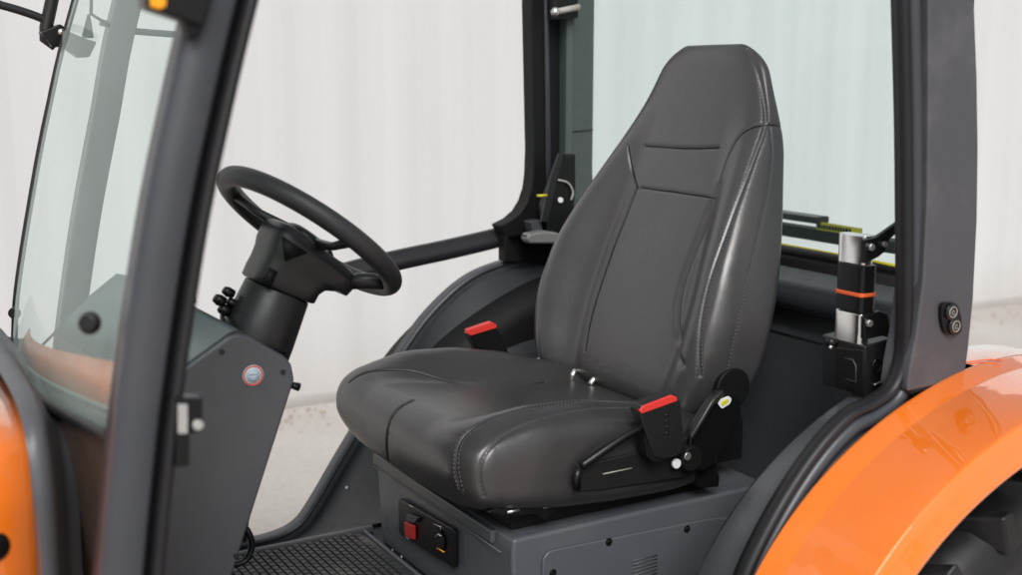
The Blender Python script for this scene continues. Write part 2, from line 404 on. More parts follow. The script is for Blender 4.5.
# step-down ledge and cut-outs under the cushion
MB().box((X0-.006,BY0+.05,BZ-.022),(X0+.02,BY1+.004,BZ-.002)).done('front_flange', M['base'], base, bevel=.003)
MB().tube([(X0-.0065,BY0+.02,BZ-.024),(X0-.0065,BY1,BZ-.024)], .0012, 6).done('flange_edge', M['grey'], base)
mb = MB().prism([(.835,1.43,BZ+.002),(.835,1.43,1.03),(.86,1.43,1.045),(1.20,1.43,1.03),(1.2,1.43,BZ+.002)], (0,.41,0))
rail = mb.done('seat_rail', M['blackm'], base, bevel=.002)
MB().prism([at(488,512,y=1.396),at(500,506,y=1.396),at(530,503,y=1.396),at(558,503,y=1.396),at(556,511,y=1.396),at(545,520,y=1.396),at(537,514,y=1.396),at(505,516,y=1.396)], (0,.03,0)).done('rail_end', M['black'], base, bevel=.0015)
for (u, v) in ((513,511),(549,506)):
    c = at(u, v, y=1.394); MB().box((c.x-.010,c.y-.002,c.z-.0018),(c.x+.010,c.y,c.z+.0018)).done('rail_clip', M['steel'], base)
# side access cover: a raised plate with rounded corners
def rrect_pts(pts, r, n=6):
    P = [Vector(p) for p in pts]; out = []; m = len(P)
    for i in range(m):
        a, b, c = P[i-1], P[i], P[(i+1) % m]
        d1 = (a-b).normalized(); d2 = (c-b).normalized()
        for k in range(n+1):
            t = k/n; p0 = b+d1*r; p2 = b+d2*r
            out.append((1-t)**2*p0+2*t*(1-t)*b+t*t*p2)
    return out
cov = rrect_pts([at(541,640,y=BY0-.001), at(541,551,y=BY0-.001), at(712,517,y=BY0-.001), at(745,517,y=BY0-.001).lerp(at(740,640,y=BY0-.001), .0), at(690,640,y=BY0-.001)], .022)
cover = MB().prism(cov, (0,-.005,0)).done('access_cover', M['base'], base, bevel=.0025)
for (u, v) in ((609,542),(687,529),(553,573)):
    mb = MB(); c = at(u, v, y=BY0-.006); mb.disc(c, (0,-1,0), .0042, .003, 6); mb.disc(c+Vector((0,.001,0)), (0,-1,0), .0062, .0012, 20)
    mb.done('screw', M['black'], cover, bevel=.0004)
mb = MB()
for i in range(7):
    v0 = 556+i*3.6
    a = at(632, v0+5, y=BY0-.0062); b = at(657, v0, y=BY0-.0062)
    mb.box((a.x, a.y-.0012, a.z-.0008), (b.x, a.y, a.z+.0008))
mb.done('vent_slot', M['grey'], cover)
# control panel on the front face
XF = X0-.001
def fx(u, v, d=0): return at(u, v, x=XF-d)
cp = MB().prism(rrect_pts([fx(402,497),fx(459,529),fx(459,568),fx(403,533)], .008), (-.008,0,0)).done('control_panel', M['black'], base, bevel=.002)
XP = .0095
sw = MB().prism(rrect_pts([fx(407,521,XP),fx(416,525,XP),fx(416,539,XP),fx(408,535,XP)], .002), (-.006,0,0)).done('rocker_switch', M['redd'], cp, bevel=.001)
MB().prism([fx(411,513,XP),fx(421,517,XP),fx(417,523,XP),fx(408,519,XP)], (-.006,0,0)).done('switch_cap', M['greyd'], cp, bevel=.001)
MB().disc(fx(440,540,XP), (-1,0,0), .017, .003, 30).done('dial', M['blackm'], cp, bevel=.001)
for P_ in ([fx(434,524,XP+.0005),fx(441,527,XP+.0005),fx(440,531,XP+.0005)], [fx(435,537,XP+.0035),fx(438,534,XP+.0035),fx(441,536,XP+.0035)], [fx(409,505,XP),fx(413,507,XP)], [fx(406,537,XP),fx(409,539,XP)]):
    MB().tube(P_, .0007, 6).done('white_symbol', M['white'], cp)
MB().tube([fx(437,548,XP+.0035),fx(444,552,XP+.0035)], .0011, 6).done('orange_symbol', M['amber'], cp)
for (u, v) in ((402,557),(393,550)):
    MB().disc(fx(u, v, 0), (-1,0,0), .0026 if u == 402 else .0018, .002, 14).done('rivet', M['steel'], base)

# ================================================================== SEAT (lofted cushions with carved seams)
def table(z, T):
    xs = [t[0] for t in T]; ys = [t[1] for t in T]
    # smooth (Catmull-like) interpolation by dense linear + box blur
    zz = np.linspace(xs[0], xs[-1], 400); yy = np.interp(zz, xs, ys)
    k = np.ones(31)/31; yp = np.pad(yy, 15, mode='edge'); yy = np.convolve(yp, k, 'valid')
    return np.interp(z, zz, yy)
def sstep(a, b, x): t = np.clip((x-a)/(b-a), 0, 1); return t*t*(3-2*t)
def loft(NS, NT, s0, s1, rend, spine, wtab, ttab, btab, n=3.0, axis='z', rend2=None, bol=(.5,.86), blat=None):
    """closed cushion. s runs along the cushion; spine(s) -> front-surface centre (x, z) and outward normal (nx, nz);
    w = half width, t = thickness, b = bolster height above the centre"""
    q = np.linspace(0, 1, NS)
    # denser at the ends
    s = .5-.5*np.cos(PI*q); s = s*.6+q*.4; S = s0+(s1-s0)*s
    rend2 = rend2 or rend
    th = np.linspace(0, 2*PI, NT, endpoint=False)
    c, sn = np.cos(th), np.sin(th)
    ca = np.sign(c)*np.abs(c)**(2/n); sa = np.sign(sn)*np.abs(sn)**(2/n)
    # even the spacing of the section points
    ha, hb = 1.0, .28
    d = np.sqrt(np.diff(np.append(ca, ca[0]))**2*ha+np.diff(np.append(sa, sa[0]))**2*hb*hb)
    cum = np.concatenate([[0], np.cumsum(d)]); L = cum[-1]
    thc = np.append(th, 2*PI); th = np.interp(np.linspace(0, L, NT, endpoint=False), cum, thc)
    c, sn = np.cos(th), np.sin(th)
    ca = np.sign(c)*np.abs(c)**(2/n); sa = np.sign(sn)*np.abs(sn)**(2/n)
    W = table(S, wtab); T = table(S, ttab); B = table(S, btab)
    d0 = np.clip((S-s0)/rend, 0, 1); d1 = np.clip((s1-S)/rend2, 0, 1)
    f0 = np.sqrt(np.clip(1-(1-d0)**2, 0, 1)); f1 = np.sqrt(np.clip(1-(1-d1)**2, 0, 1))
    F = f0*f1
    W = W-rend*.9*(1-f0)-rend2*.9*(1-f1)
    X = np.empty((NS, NT, 3))
    fx_, fz_, nx, nz = spine(S)
    for i in range(NS):
        half = T[i]/2
        front = (half*sa)*F[i]          # + outward
        up = (sa > 0)*sstep(-.02, .6, sa)
        bb = B[i]*sstep(bol[0], bol[1], np.abs(ca))*up*F[i]
        crown = .008*(1-ca*ca)*up*F[i]
        dd = -half+front+bb+crown-.008*F[i]
        X[i, :, 0] = fx_[i]+nx[i]*dd
        X[i, :, 2] = fz_[i]+nz[i]*dd
        X[i, :, 1] = (SYB if axis == 'b' else SY)+W[i]*ca
    return X
SY = 1.637
SYB = 1.656
def grid_normals(X):
    a = np.roll(X, -1, 1)-np.roll(X, 1, 1)
    b = np.empty_like(X); b[1:-1] = X[2:]-X[:-2]; b[0] = X[1]-X[0]; b[-1] = X[-1]-X[-2]
    n = np.cross(a, b); l = np.linalg.norm(n, axis=2, keepdims=True); l[l == 0] = 1
    return n/l
fwn, rtn, upn, cmn = (np.array(v) for v in (FW, RT, UP, CAM))
def project(X):
    d = X-cmn; w = d@fwn
    return CX+FPX*(d@rtn)/w, CY-FPX*(d@upn)/w, w
def pick(X, Nn, px):
    "grid indices of the surface points that lie on a drawn seam line"
    u, v, w = project(X); d = X-cmn; face = (Nn*d).sum(2) < 0
    out = []
    for (a, b) in px:
        e = np.hypot(u-a, v-b); ok = face & (e < 3.5)
        if ok.any():
            wmin = w[ok].min(); ok = ok & (w < wmin+.06)
            e2 = np.where(ok, e, 1e9)
        else: e2 = np.where(face, e, 1e9)
        i, j = np.unravel_index(np.argmin(e2), e2.shape); out.append((i, j))
    return out
def densify(idx, X):
    P = np.array([X[i, j] for i, j in idx])
    for _ in range(3):
        Q = P.copy(); k = np.ones(7)/7
        for c in range(3):
            Q[:, c] = np.convolve(np.pad(P[:, c], 3, mode='edge'), k, 'valid')
        Q[0], Q[-1] = P[0], P[-1]; P = Q
    return np.array([tuple(p) for p in cr([Vector(p) for p in P], 3)])
def build_cushion(name, X, seams, parent, m, m2=None, panel=None):
    NS, NT, _ = X.shape
    Nn = grid_normals(X)
    # outward check
    cen = X.reshape(-1, 3).mean(0)
    if ((X-cen)*Nn).sum() < 0: Nn = -Nn
    stitches = MB(); disp = np.zeros((NS, NT))
    lines = []
    for (px, depth, sig, st, mirror) in seams:
        line = [(p.x, p.y) for p in cr([Vector((a, b, 0)) for a, b in px], 14)]
        lines.append((densify(pick(X, Nn, line), X), depth, sig, st))
    for (P, depth, sig, st) in lines:
        if depth == 0: continue
        kd = KDTree(len(P))
        for k, p in enumerate(P): kd.insert(p, k)
        kd.balance()
        lo = P.min(0)-3*sig; hi = P.max(0)+3*sig
        mask = ((X > lo) & (X < hi)).all(2)
        for i, j in zip(*np.nonzero(mask)):
            dd = kd.find(X[i, j])[2]
            if dd < 3*sig:
                disp[i, j] = min(disp[i, j], -depth*math.exp(-(dd/sig)**2)) if depth > 0 else max(disp[i, j], -depth*math.exp(-(dd/sig)**2))
    cord = MB()
    Xd = X+Nn*disp[..., None]
    vs = Xd.reshape(-1, 3)
    fs = [(i*NT+j, i*NT+(j+1) % NT, (i+1)*NT+(j+1) % NT, (i+1)*NT+j) for i in range(NS-1) for j in range(NT)]
    me = bpy.data.meshes.new('m'); me.from_pydata([tuple(v) for v in vs], [], fs)
    bm = bmesh.new(); bm.from_mesh(me); bmesh.ops.remove_doubles(bm, verts=bm.verts, dist=1e-5); bmesh.ops.recalc_face_normals(bm, faces=bm.faces); bm.to_mesh(me); bm.free()
    o = link(name, me, m, parent)
    # seam cords and stitches
    kd = KDTree(NS*NT)
    fl = Xd.reshape(-1, 3); fn = Nn.reshape(-1, 3)
    for k in range(0, NS*NT): kd.insert(fl[k], k)
    kd.balance()
    cnt = 0
    for (P, depth, sig, st) in lines:
        if depth < .0025 or sig > .0036: continue
        Q = []
        for p in P[::2]:
            _, k, _ = kd.find(Vector(p)); Q.append(Vector(fl[k]).lerp(Vector(p)+Vector(fn[k])*((Vector(fl[k])-Vector(p)).dot(Vector(fn[k]))), .9)-Vector(fn[k])*.0002)
        cord.tube(Q, .0008, 6)
        cord.done('seam', M['blackm'], o if parent is tractor else parent); cord = MB()
    for (P, depth, sig, st) in lines:
        if not st: continue
        seg = np.linalg.norm(np.diff(P, axis=0), axis=1); cum = np.concatenate([[0], np.cumsum(seg)])
        for off in st:
            t = .002
            while t < cum[-1]-.004:
                p0 = Vector([np.interp(t, cum, P[:, k]) for k in range(3)]); p1 = Vector([np.interp(t+.0042, cum, P[:, k]) for k in range(3)])
                _, k, _ = kd.find(p0); nn = Vector(fn[k]); side = (p1-p0).cross(nn).normalized()
                a = p0+side*off; b = p1+side*off
                _, ka, _ = kd.find(a); _, kb, _ = kd.find(b)
                na, nb = Vector(fn[ka]), Vector(fn[kb])
                ha = (Vector(fl[ka])-a).dot(na); hb = (Vector(fl[kb])-b).dot(nb)
                a = a+na*(ha+.0002); b = b+nb*(hb+.0002)
                stitches.tube([a, (a+b)/2+nn*.0003, b], [.0007, .0009, .0007], 5)
                t += .0062; cnt += 1
    if stitches.v: stitches.done('stitching', M['thread'], o if parent is tractor else parent)
    return o

# --- seat cushion (runs along x, front to back)
cx_ = [(.70,1.150),(.74,1.156),(.80,1.154),(.90,1.140),(1.0,1.126),(1.1,1.114),(1.25,1.105)]
def cspine(S):
    z = table(S, cx_); dz = np.gradient(z, S); l = np.sqrt(1+dz*dz)
    return S, z, -dz/l, 1/l
Xc = loft(330, 740, .730, 1.22, .055, cspine,
     [(.70,.244),(.76,.254),(.85,.262),(1.0,.262),(1.1,.255),(1.25,.235)],
     [(.70,.105),(.80,.118),(.9,.120),(1.1,.105),(1.25,.09)],
     [(.70,.006),(.78,.022),(.86,.050),(.95,.058),(1.05,.052),(1.15,.032),(1.25,.02)], n=3.3, bol=(.42,.80))
cseams = [
 ([(389,462),(387,445),(389,425),(397,410),(414,400)], .0028, .0026, None, False),
 ([(349,382),(362,374),(385,370),(412,371),(440,379),(470,385),(510,386),(545,381)], .0026, .0028, None, False),
 ([(462,492),(457,475),(457,452),(464,436),(482,423),(508,413),(540,406),(580,401),(632,400)], .0026, .0027, (-.0048, .0048), False),
 ([(484,496),(479,476),(484,456),(500,438),(524,425),(556,414),(600,408),(632,407)], .0016, .003, (.0,), False),
]
seat = build_cushion('seat', Xc, cseams, tractor, M['leather'])
seat['label'] = 'black leather seat cushion with stitched side bolsters'

# --- backrest (runs along z)
bx_ = [(1.08,1.160),(1.14,1.170),(1.25,1.206),(1.35,1.240),(1.45,1.276),(1.55,1.312),(1.62,1.333),(1.73,1.366)]
def bspine(S):
    x = table(S, bx_); dx = np.gradient(x, S); l = np.sqrt(1+dx*dx)
    return x, S, -1/l, dx/l
Xb = loft(420, 760, 1.092, 1.706, .045, bspine,
     [(1.08,.205),(1.14,.238),(1.20,.262),(1.26,.266),(1.32,.260),(1.38,.246),(1.44,.227),(1.50,.207),(1.56,.188),(1.60,.170),(1.64,.150),(1.675,.134),(1.72,.092)],
     [(1.08,.09),(1.2,.102),(1.35,.100),(1.45,.092),(1.55,.078),(1.60,.062),(1.65,.044),(1.72,.028)],
     [(1.08,.035),(1.16,.055),(1.24,.065),(1.34,.062),(1.43,.045),(1.52,.022),(1.58,.006),(1.62,.0),(1.72,.0)], n=3.0, bol=(.50,.86), rend2=.040, axis='b')
bseams = [
 ([(636,188),(628,210),(616,240),(602,280),(590,320),(585,350)], .003, .0028, None, False),
 ([(641,187),(660,190),(680,193),(700,196),(716,198)], .003, .0028, None, False),
 ([(645,145),(665,147),(690,148),(718,147)], .0036, .0034, None, False),
 ([(765,124),(752,127),(738,137),(727,158),(718,185)], .003, .0028, None, False),
 ([(718,185),(711,205),(700,235),(688,265),(679,295),(677,330),(682,365)], .0045, .0065, None, False),
 ([(748,49),(757,70),(763,95),(766,124),(757,150),(746,180),(734,212),(722,245),(710,280),(702,315),(699,350),(700,375)], .0026, .0038, (-.0045, .0045), False),
 ([(765,124),(776,125),(787,127)], .0026, .0026, None, False),
 ([(770,128),(772,160),(766,200),(757,240),(746,285),(736,330),(727,375)], .0014, .003, (0,), False),
 ([(628,146),(631,165),(634,180),(637,188)], .003, .0028, None, False),
]
backrest = build_cushion('backrest', Xb, bseams, seat, M['leather_panel'])

# --- recliner, lever and buckle on the near side
def py(u, v, Y=1.362): return at(u, v, y=Y)
def poly(px, Y, d, name, m, parent, bev=.002, r=None, label=None):
    P = [at(u, v, y=Y) for u, v in px]
    if r: P = rrect_pts(P, r)
    return MB().prism(P, (0, d, 0)).done(name, m, parent, bevel=bev, label=label)
arm = poly([(573,487),(574,470),(582,463),(600,461),(650,449),(690,437),(704,452),(700,470),(688,477),(600,491),(580,492)], 1.372, .018, 'side_shield', M['column'], seat, .003)
MB().tube(cr([py(581,466,1.366),py(600,453,1.360),py(625,436,1.358),py(647,424,1.360)], 6), [.0065]*19, 12).done('lever', M['black'], seat)
MB().tube([py(577,488,1.366),py(576,478,1.364),py(579,467,1.366)], .0065, 12).done('lever_end', M['black'], seat)
MB().tube([py(603,474,1.3705),py(632,468,1.3705)], .0009, 8).done('printed_line', M['beige'], arm)
buckle = poly([(639,412),(641,405),(674,393),(681,402),(684,436),(683,453),(664,460),(655,458),(647,437)], 1.345, .024, 'buckle', M['column'], seat, .003)
poly([(643,432),(656,458),(662,461),(654,463),(647,456)], 1.344, .02, 'buckle_strap', M['blackm'], seat, .001)
MB().prism([at(640,411,y=1.343),at(642,414,y=1.343),at(678,401,y=1.343),at(677,397,y=1.343),at(672,395,y=1.343),at(643,406,y=1.343)], (0,.010,.0)).done('release_button', M['red'], buckle, bevel=.0015)
mb = MB()
for i, v in enumerate((415,421,427,433)): c = at(667, v, y=1.3435); mb.box((c.x-.003, c.y-.0006, c.z-.0012), (c.x+.003, c.y+.001, c.z+.0012))
mb.done('embossed_mark', M['rubber'], buckle)
rec = poly([(722,392),(733,393),(741,400),(742,418),(730,436),(722,458),(706,471),(694,472),(688,455),(690,440),(700,422),(712,402)], 1.366, .02, 'recliner_cover', M['black'], seat, .004)
MB().disc(at(729,387,y=1.405), (0,-1,.0), .033, .012, 40).done('hinge_disc', M['blackm'], seat, bevel=.003)
MB().tube(cr([py(722,392,1.362),py(712,402,1.358),py(700,422,1.357),py(690,438,1.360)], 5), .005, 10).done('recliner_edge', M['column'], rec)
poly([(696,470),(716,462),(720,478),(719,487),(700,488),(697,480)], 1.385, .03, 'bracket', M['black'], seat, .002)
MB().disc(py(688,457,1.366), (0,-1,0), .0195, .012, 32).done('pivot_cap', M['blackm'], rec, bevel=.002)
mb = MB(); c = py(687,456,1.353); mb.disc(c, (0,-1,0), .006, .003, 20); mb.done('pivot_screw', M['steel'], rec, bevel=.0008)
MB().disc(py(675,463,1.364), (0,-1,0), .0075, .006, 24).done('bolt', M['white'], seat, bevel=.0015)
lab = poly([(718,404),(721,399),(729,396),(732,399),(730,404),(722,409)], 1.3625, .002, 'adjuster_label', M['white'], rec, .0006, r=.003)
poly([(721,404),(723,401),(728,399),(729,401),(727,404),(723,406)], 1.3615, .002, 'label_inlay', M['yellow'], lab, .0003, r=.0015)
# far buckle
fb = MB().prism([at(469,334,y=1.90),at(497,327,y=1.90),at(509,352,y=1.90),at(505,366,y=1.90),at(484,362,y=1.90)], (0,.025,0)).done('buckle', M['black'], seat, bevel=.003)
MB().prism([at(468,334,y=1.897),at(468,330,y=1.897),at(492,322,y=1.897),at(497,325,y=1.897),at(497,328,y=1.897),at(471,336,y=1.897)], (0,.014,0)).done('release_button', M['red'], fb, bevel=.0015)
# hinge rods between cushion and backrest
for (u0,v0,u1,v1) in ((536,362,556,347),(561,372,566,361),(572,376,578,364),(590,384,600,372)):
    MB().tube([at(u0,v0,x=1.16), at(u1,v1,x=1.19)], .0045, 10).done('hinge_rod', M['steel'], seat)
MB().box((1.14,1.44,1.03),(1.28,1.83,1.10)).done('hinge_frame', M['blackm'], seat, bevel=.004)

# ================================================================== STEERING
wc = Vector((.6175, 1.637, 1.4245)); tl = .68; WR = .1385; ph = .096
e1 = Vector((math.cos(tl), 0, -math.sin(tl))); wn = Vector((math.sin(tl)*math.cos(ph), math.sin(ph), math.cos(tl)*math.cos(ph))); e2 = wn.cross(e1)
sw_ = MB().tube([wc+(e1*math.cos(2*PI*i/96)+e2*math.sin(2*PI*i/96))*WR for i in range(96)], .0147, 20, closed=True).done('steering_wheel', M['wheelp'])
def column(parts, name, m, parent, ex=2.0, seg=56, bev=0):
    "parts: (x, z, tilt, half in-plane, half across, shift)"
    vs = []; n = len(parts)
    for q, (x, z, t, a, b, sh) in enumerate(parts):
        u_ = Vector((math.cos(t), 0, -math.sin(t))); e = 2/(ex if q > 0 else ex*.5+1)
        for j in range(seg):
            th = 2*PI*j/seg; c, s_ = math.cos(th), math.sin(th)
            vs.append(Vector((x, 1.637, z))+u_*(sh+a*math.copysign(abs(c)**e, c))+Vector((0,1,0))*(b*math.copysign(abs(s_)**e, s_)))
    fs = [(i*seg+j, i*seg+(j+1)%seg, (i+1)*seg+(j+1)%seg, (i+1)*seg+j) for i in range(n-1) for j in range(seg)]
    fs += [tuple(range(seg))[::-1], tuple((n-1)*seg+j for j in range(seg))]
    return MB().add(vs, fs).done(name, m, parent, bevel=bev)
col = column([(.490,1.190,.46,.056,.056,0),(.534,1.280,.46,.0535,.0535,0),(.565,1.3435,.46,.0485,.0485,0),(.5658,1.3455,.46,.047,.047,0)], 'steering_column', M['column'], tractor)
column([(.566,1.346,.46,.047,.047,0),(.567,1.348,.46,.049,.049,0),(.574,1.361,.48,.0495,.0495,.0),(.581,1.371,.54,.052,.050,.002),(.588,1.381,.62,.062,.052,.009),(.592,1.387,.68,.072,.055,.015),(.602,1.400,.68,.075,.056,.015),(.609,1.410,.68,.071,.054,.013),(.6115,1.4135,.68,.063,.050,.011)], 'column_shroud', M['column'], col, ex=4.5)
MB().disc(Vector((.520,1.637,1.250)), (-.44,0,-.9), .057, .014, 40).done('column_boot', M['rubber'], col, bevel=.003)
hub = column([(.6100,1.411,.68,.040,.040,.006),(.6115,1.414,.68,.042,.042,.006),(.616,1.420,.68,.036,.036,.003),(.618,1.4225,.68,.028,.028,0)], 'hub', M['black'], sw_, ex=2.6)
for a in (176, 312, 62):
    th = math.radians(a); d = (e2*math.cos(th)+e1*math.sin(th)); hcen = wc-wn*(.010 if a != 176 else .016)
    MB().tube([hcen+d*.03, hcen+d*.085+wn*.001, wc+d*(WR-.006)-wn*.002], [.009,.006,.0075], 14).done('spoke', M['column'], sw_)
MB().prism([at(284,237,y=1.580),at(308,253,y=1.580),at(286,261,y=1.580)], (0,.01,0)).done('shroud_recess', M['blackm'], col)
MB().prism([at(271,268,y=1.586),at(278,272,y=1.586),at(271,287,y=1.586),at(264,283,y=1.586)], (0,.01,0)).done('shroud_slot', M['blackm'], col)
MB().disc(at(327,250,y=1.580), (0,-1,0), .0035, .002, 16).done('screw', M['steel'], col)
# stalk on the rear side
MB().tube([at(345,284,y=1.60), at(358,281,y=1.59), at(372,281,y=1.58), at(384,284,y=1.58)], [.009,.012,.012,.009], 16).done('stalk', M['column'], col)
# small levers on the front side of the column
mb = MB()
for (u, v, r) in ((219,300,.0085),(228,292,.0075),(224,310,.009),(232,303,.007)): 
    c = at(u, v, y=1.64); mb.tube([c-Vector((.006,0,-.004)), c, c+Vector((.008,0,-.004))], [r*.7, r, r*.8], 12)
mb.tube(cr([at(222,312,y=1.64), at(225,325,y=1.60), at(245,340,y=1.57), at(270,350,y=1.56), at(286,352,y=1.57)], 6), .0035, 10)
mb.done('control_lever', M['black'], col)

# ================================================================== DASHBOARD
DY, DY2 = 1.52, 1.78
def dn(u, v): p = at(u, v, y=DY); return (p.x, p.z)
near = [dn(150,398), dn(180,372), dn(229,337), dn(236,334), dn(250,336), dn(284,356), dn(292,364), dn(295,380), dn(234,571), (.395,.835), (.28,.835), (.28,1.21)]
far = [(.28,1.285),(.335,1.335),(.372,1.362),(.40,1.355),(.46,1.320),(.52,1.275),(.545,1.255),(.552,1.235),(.452,.985),(.395,.835),(.28,.835),(.28,1.21)]
n = len(near); mb = MB()
mb.add([(x, DY, z) for x, z in near]+[(x, DY2, z) for x, z in far], [tuple(range(n))[::-1], tuple(range(n, 2*n))]+[(i,(i+1)%n,n+(i+1)%n,n+i) for i in range(n)])
dash = mb.done('dashboard', M['grey'], bevel=.005)
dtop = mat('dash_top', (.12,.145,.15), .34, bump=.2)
# smooth upper cowl, paler than the side; teal of reflections put into its colour
c0 = [at(u, v, y=DY+.004) for (u, v) in ((150,390),(182,366),(229,331),(238,329))]
c1 = [Vector((x, DY2-.005, z+.004)) for x, z in far[:4]]
c2 = [Vector((x, DY2+.15, z-.05)) for x, z in far[:4]]
mb = MB().add(c0+c1+c2, [(i, i+1, 5+i, 4+i) for i in range(3)]+[(4+i, 5+i, 9+i, 8+i) for i in range(3)]); 
co = mb.done('dash_top', dtop, dash)
sm = co.modifiers.new('s', 'SOLIDIFY'); sm.thickness = .004
for (u, v) in ((222,352),(283,372),(236,556)):
    MB().disc(at(u, v, y=DY-.0006), (0,-1,0), .0036, .0014, 16).done('screw', M['column'], dash, bevel=.0004)
# round sticker
c = at(253, 375.5, y=DY-.0012)
st = MB().disc(c, (0,-1,0), .0145, .0008, 36).done('round_sticker', M['white'], dash)
mb = MB().tube([c+Vector((math.cos(a), -.0008/.0132, math.sin(a)))*.0128 for a in [2*PI*i/40 for i in range(40)]], .0010, 8, closed=True)
mb.done('red_ring', M['red'], st)
MB().disc(c+Vector((0,-.0009,0)), (0,-1,0), .0095, .0006, 30).done('blue_disc', M['lblue'], st)
mb = MB()
for (dx, dz, w, h) in ((-.004,.003,.0015,.003),(-.001,.003,.0015,.003),(.003,.003,.002,.003),(0,-.002,.006,.0012),(.001,-.005,.004,.001)):
    mb.box((c.x+dx-w, c.y-.0022, c.z+dz-h/2), (c.x+dx+w, c.y-.0015, c.z+dz+h/2))
mb.done('sticker_print', M['white'], st)
MB().tube([at(291,385,y=1.53), at(299,387,y=1.53)], [.0045,.006], 12).done('knob', M['black'], dash)
MB().tube(cr([at(234,565,y=1.60), at(246,560,y=1.60), at(252,545,y=1.60), at(247,530,y=1.60), at(240,528,y=1.62)], 8), .0048, 12).done('cable', M['black'], dash)
MB().disc(at(192,302,y=1.75), (0,-.3,1), .006, .006, 14).done('screw', M['black'], dash)

# ================================================================== FRONT: near pillar, windscreen, hood
AY = 1.08
def apath(px, Y, top=True): return cr([at(u, v, y=Y) for (u, v) in px], 8)
ap = apath([(372,-520),(252,-90),(226,0),(198,120),(176,230),(155,370),(142,480),(133,575),(124,680)], AY)
# wide grey body of the pillar, then dark groove and rubber lip on its door side
def strip(path, sec, m, name, parent=tractor): return MB().sweep(path, sec, (0,-1,0)).done(name, m, parent)
# B x T for a downward path points to +x
fp = strip(ap, [(-.030,-.03),(-.030,.000),(-.026,.006),(-.012,.010),(.004,.010),(.008,.006),(.009,-.03)], M['pillarf'], 'front_pillar')
strip(ap, [(.0095,-.03),(.0095,-.002),(.014,-.002),(.014,-.03)], M['blackm'], 'pillar_groove', fp)
strip(ap, [(.0145,-.03),(.0145,.004),(.017,.011),(.022,.013),(.0265,.008),(.028,0),(.028,-.03)], M['rubber'], 'door_seal')
# far front pillar
fa = cr([at(u, v, y=2.17) for (u, v) in ((198,-220),(129,0),(105,120),(88,210),(76,290),(62,400))], 8)
MB().sweep(fa, [(-.022,-.03),(-.022,.01),(.022,.01),(.022,-.03)], (0,-1,0)).done('front_pillar', M['grey'], bevel=.003)
# striker on the near pillar
stk = poly([(177,398),(203,398),(203,432),(190,434),(190,466),(176,468)], 1.062, .02, 'latch_striker', M['black'], tractor, .002)
poly([(178,404),(188,404),(188,434),(178,434)], 1.058, .01, 'striker_plate', M['chrome'], stk, .001)
MB().disc(at(197,424,y=1.060), (0,-1,0), .005, .005, 16).done('striker_pin', M['steel'], stk, bevel=.001)

# windscreen: curved sheet from the near pillar to the far edge
nearE = [at(u, v, y=1.105) for (u, v) in ((340,-500),(192,0),(166,140),(148,240),(128,350),(117,440))]
farE = [at(u, v, y=1.98) for (u, v) in ((160,-280),(75,0),(47,115),(30,205),(17,290),(14,345))]
nearC = cr(nearE, 6); farC = cr(farE, 6)
NU = 20; vs = []
for a, b in zip(nearC, farC):
    for k in range(NU+1):
        t = k/NU; p = a.lerp(b, t); p.x -= .035*math.sin(PI*t)*(1 if t < 1 else 0); vs.append(p)
m_ = NU+1
fs = [(i*m_+j, i*m_+j+1, (i+1)*m_+j+1, (i+1)*m_+j) for i in range(len(nearC)-1) for j in range(NU)]
wsm = glass('windscreen_glass', (.89,.96,.94), .40, .25, (.62,.76,.72,1))
ws = MB().add(vs, fs).done('windscreen', wsm)
MB().tube(farC, .0052, 10).done('glass_seal', M['rubber'], ws)
bot = [Vector(vs[(len(nearC)-1)*m_+k]) for k in range(m_)]
MB().tube(bot, .006, 10).done('glass_seal', M['rubber'], ws)
for (u, v, Y) in ((90,323,1.13),(15,313,1.96)):
    mb = MB(); c = at(u, v, y=Y); mb.disc(c, (-.55,-1,.2), .0115 if Y < 1.9 else .010, .008, 28, r2=.008); mb.done('glass_knob', M['black'], ws, bevel=.002)
MB().tube([at(6,340,y=1.97), at(16,343,y=1.96), at(22,350,y=1.95)], [.006,.008,.005], 12).done('wiper_pivot', M['black'], ws)
# strips added just inside the lower glass, coloured as the hood's reflection, and the cowl below it
upv = [Vector(vs[(len(nearC)-4)*m_+k])-Vector(vs[(len(nearC)-1)*m_+k]) for k in range(m_)]
for q in upv: q.normalize()
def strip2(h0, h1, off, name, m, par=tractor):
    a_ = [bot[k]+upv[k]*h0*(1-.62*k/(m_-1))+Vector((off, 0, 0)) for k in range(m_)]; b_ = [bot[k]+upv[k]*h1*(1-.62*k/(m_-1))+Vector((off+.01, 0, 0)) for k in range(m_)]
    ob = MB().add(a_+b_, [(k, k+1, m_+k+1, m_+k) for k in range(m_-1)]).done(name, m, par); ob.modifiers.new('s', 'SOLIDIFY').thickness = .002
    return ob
hrf = strip2(.022, .066, .012, 'hood_reflection', M['hood_refl'])
strip2(-.004, .018, .010, 'reflection_lower', M['cowl'], hrf)
MB().tube([bot[k]+upv[k]*.021*(1-.62*k/(m_-1))+Vector((.010, 0, 0)) for k in range(m_)], .0022, 8).done('reflection_edge', M['beige'], hrf)
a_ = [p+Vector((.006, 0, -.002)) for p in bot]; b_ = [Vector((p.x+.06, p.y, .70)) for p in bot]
MB().add(a_+b_, [(k, k+1, m_+k+1, m_+k) for k in range(m_-1)]).done('cowl_side', M['cowl'])
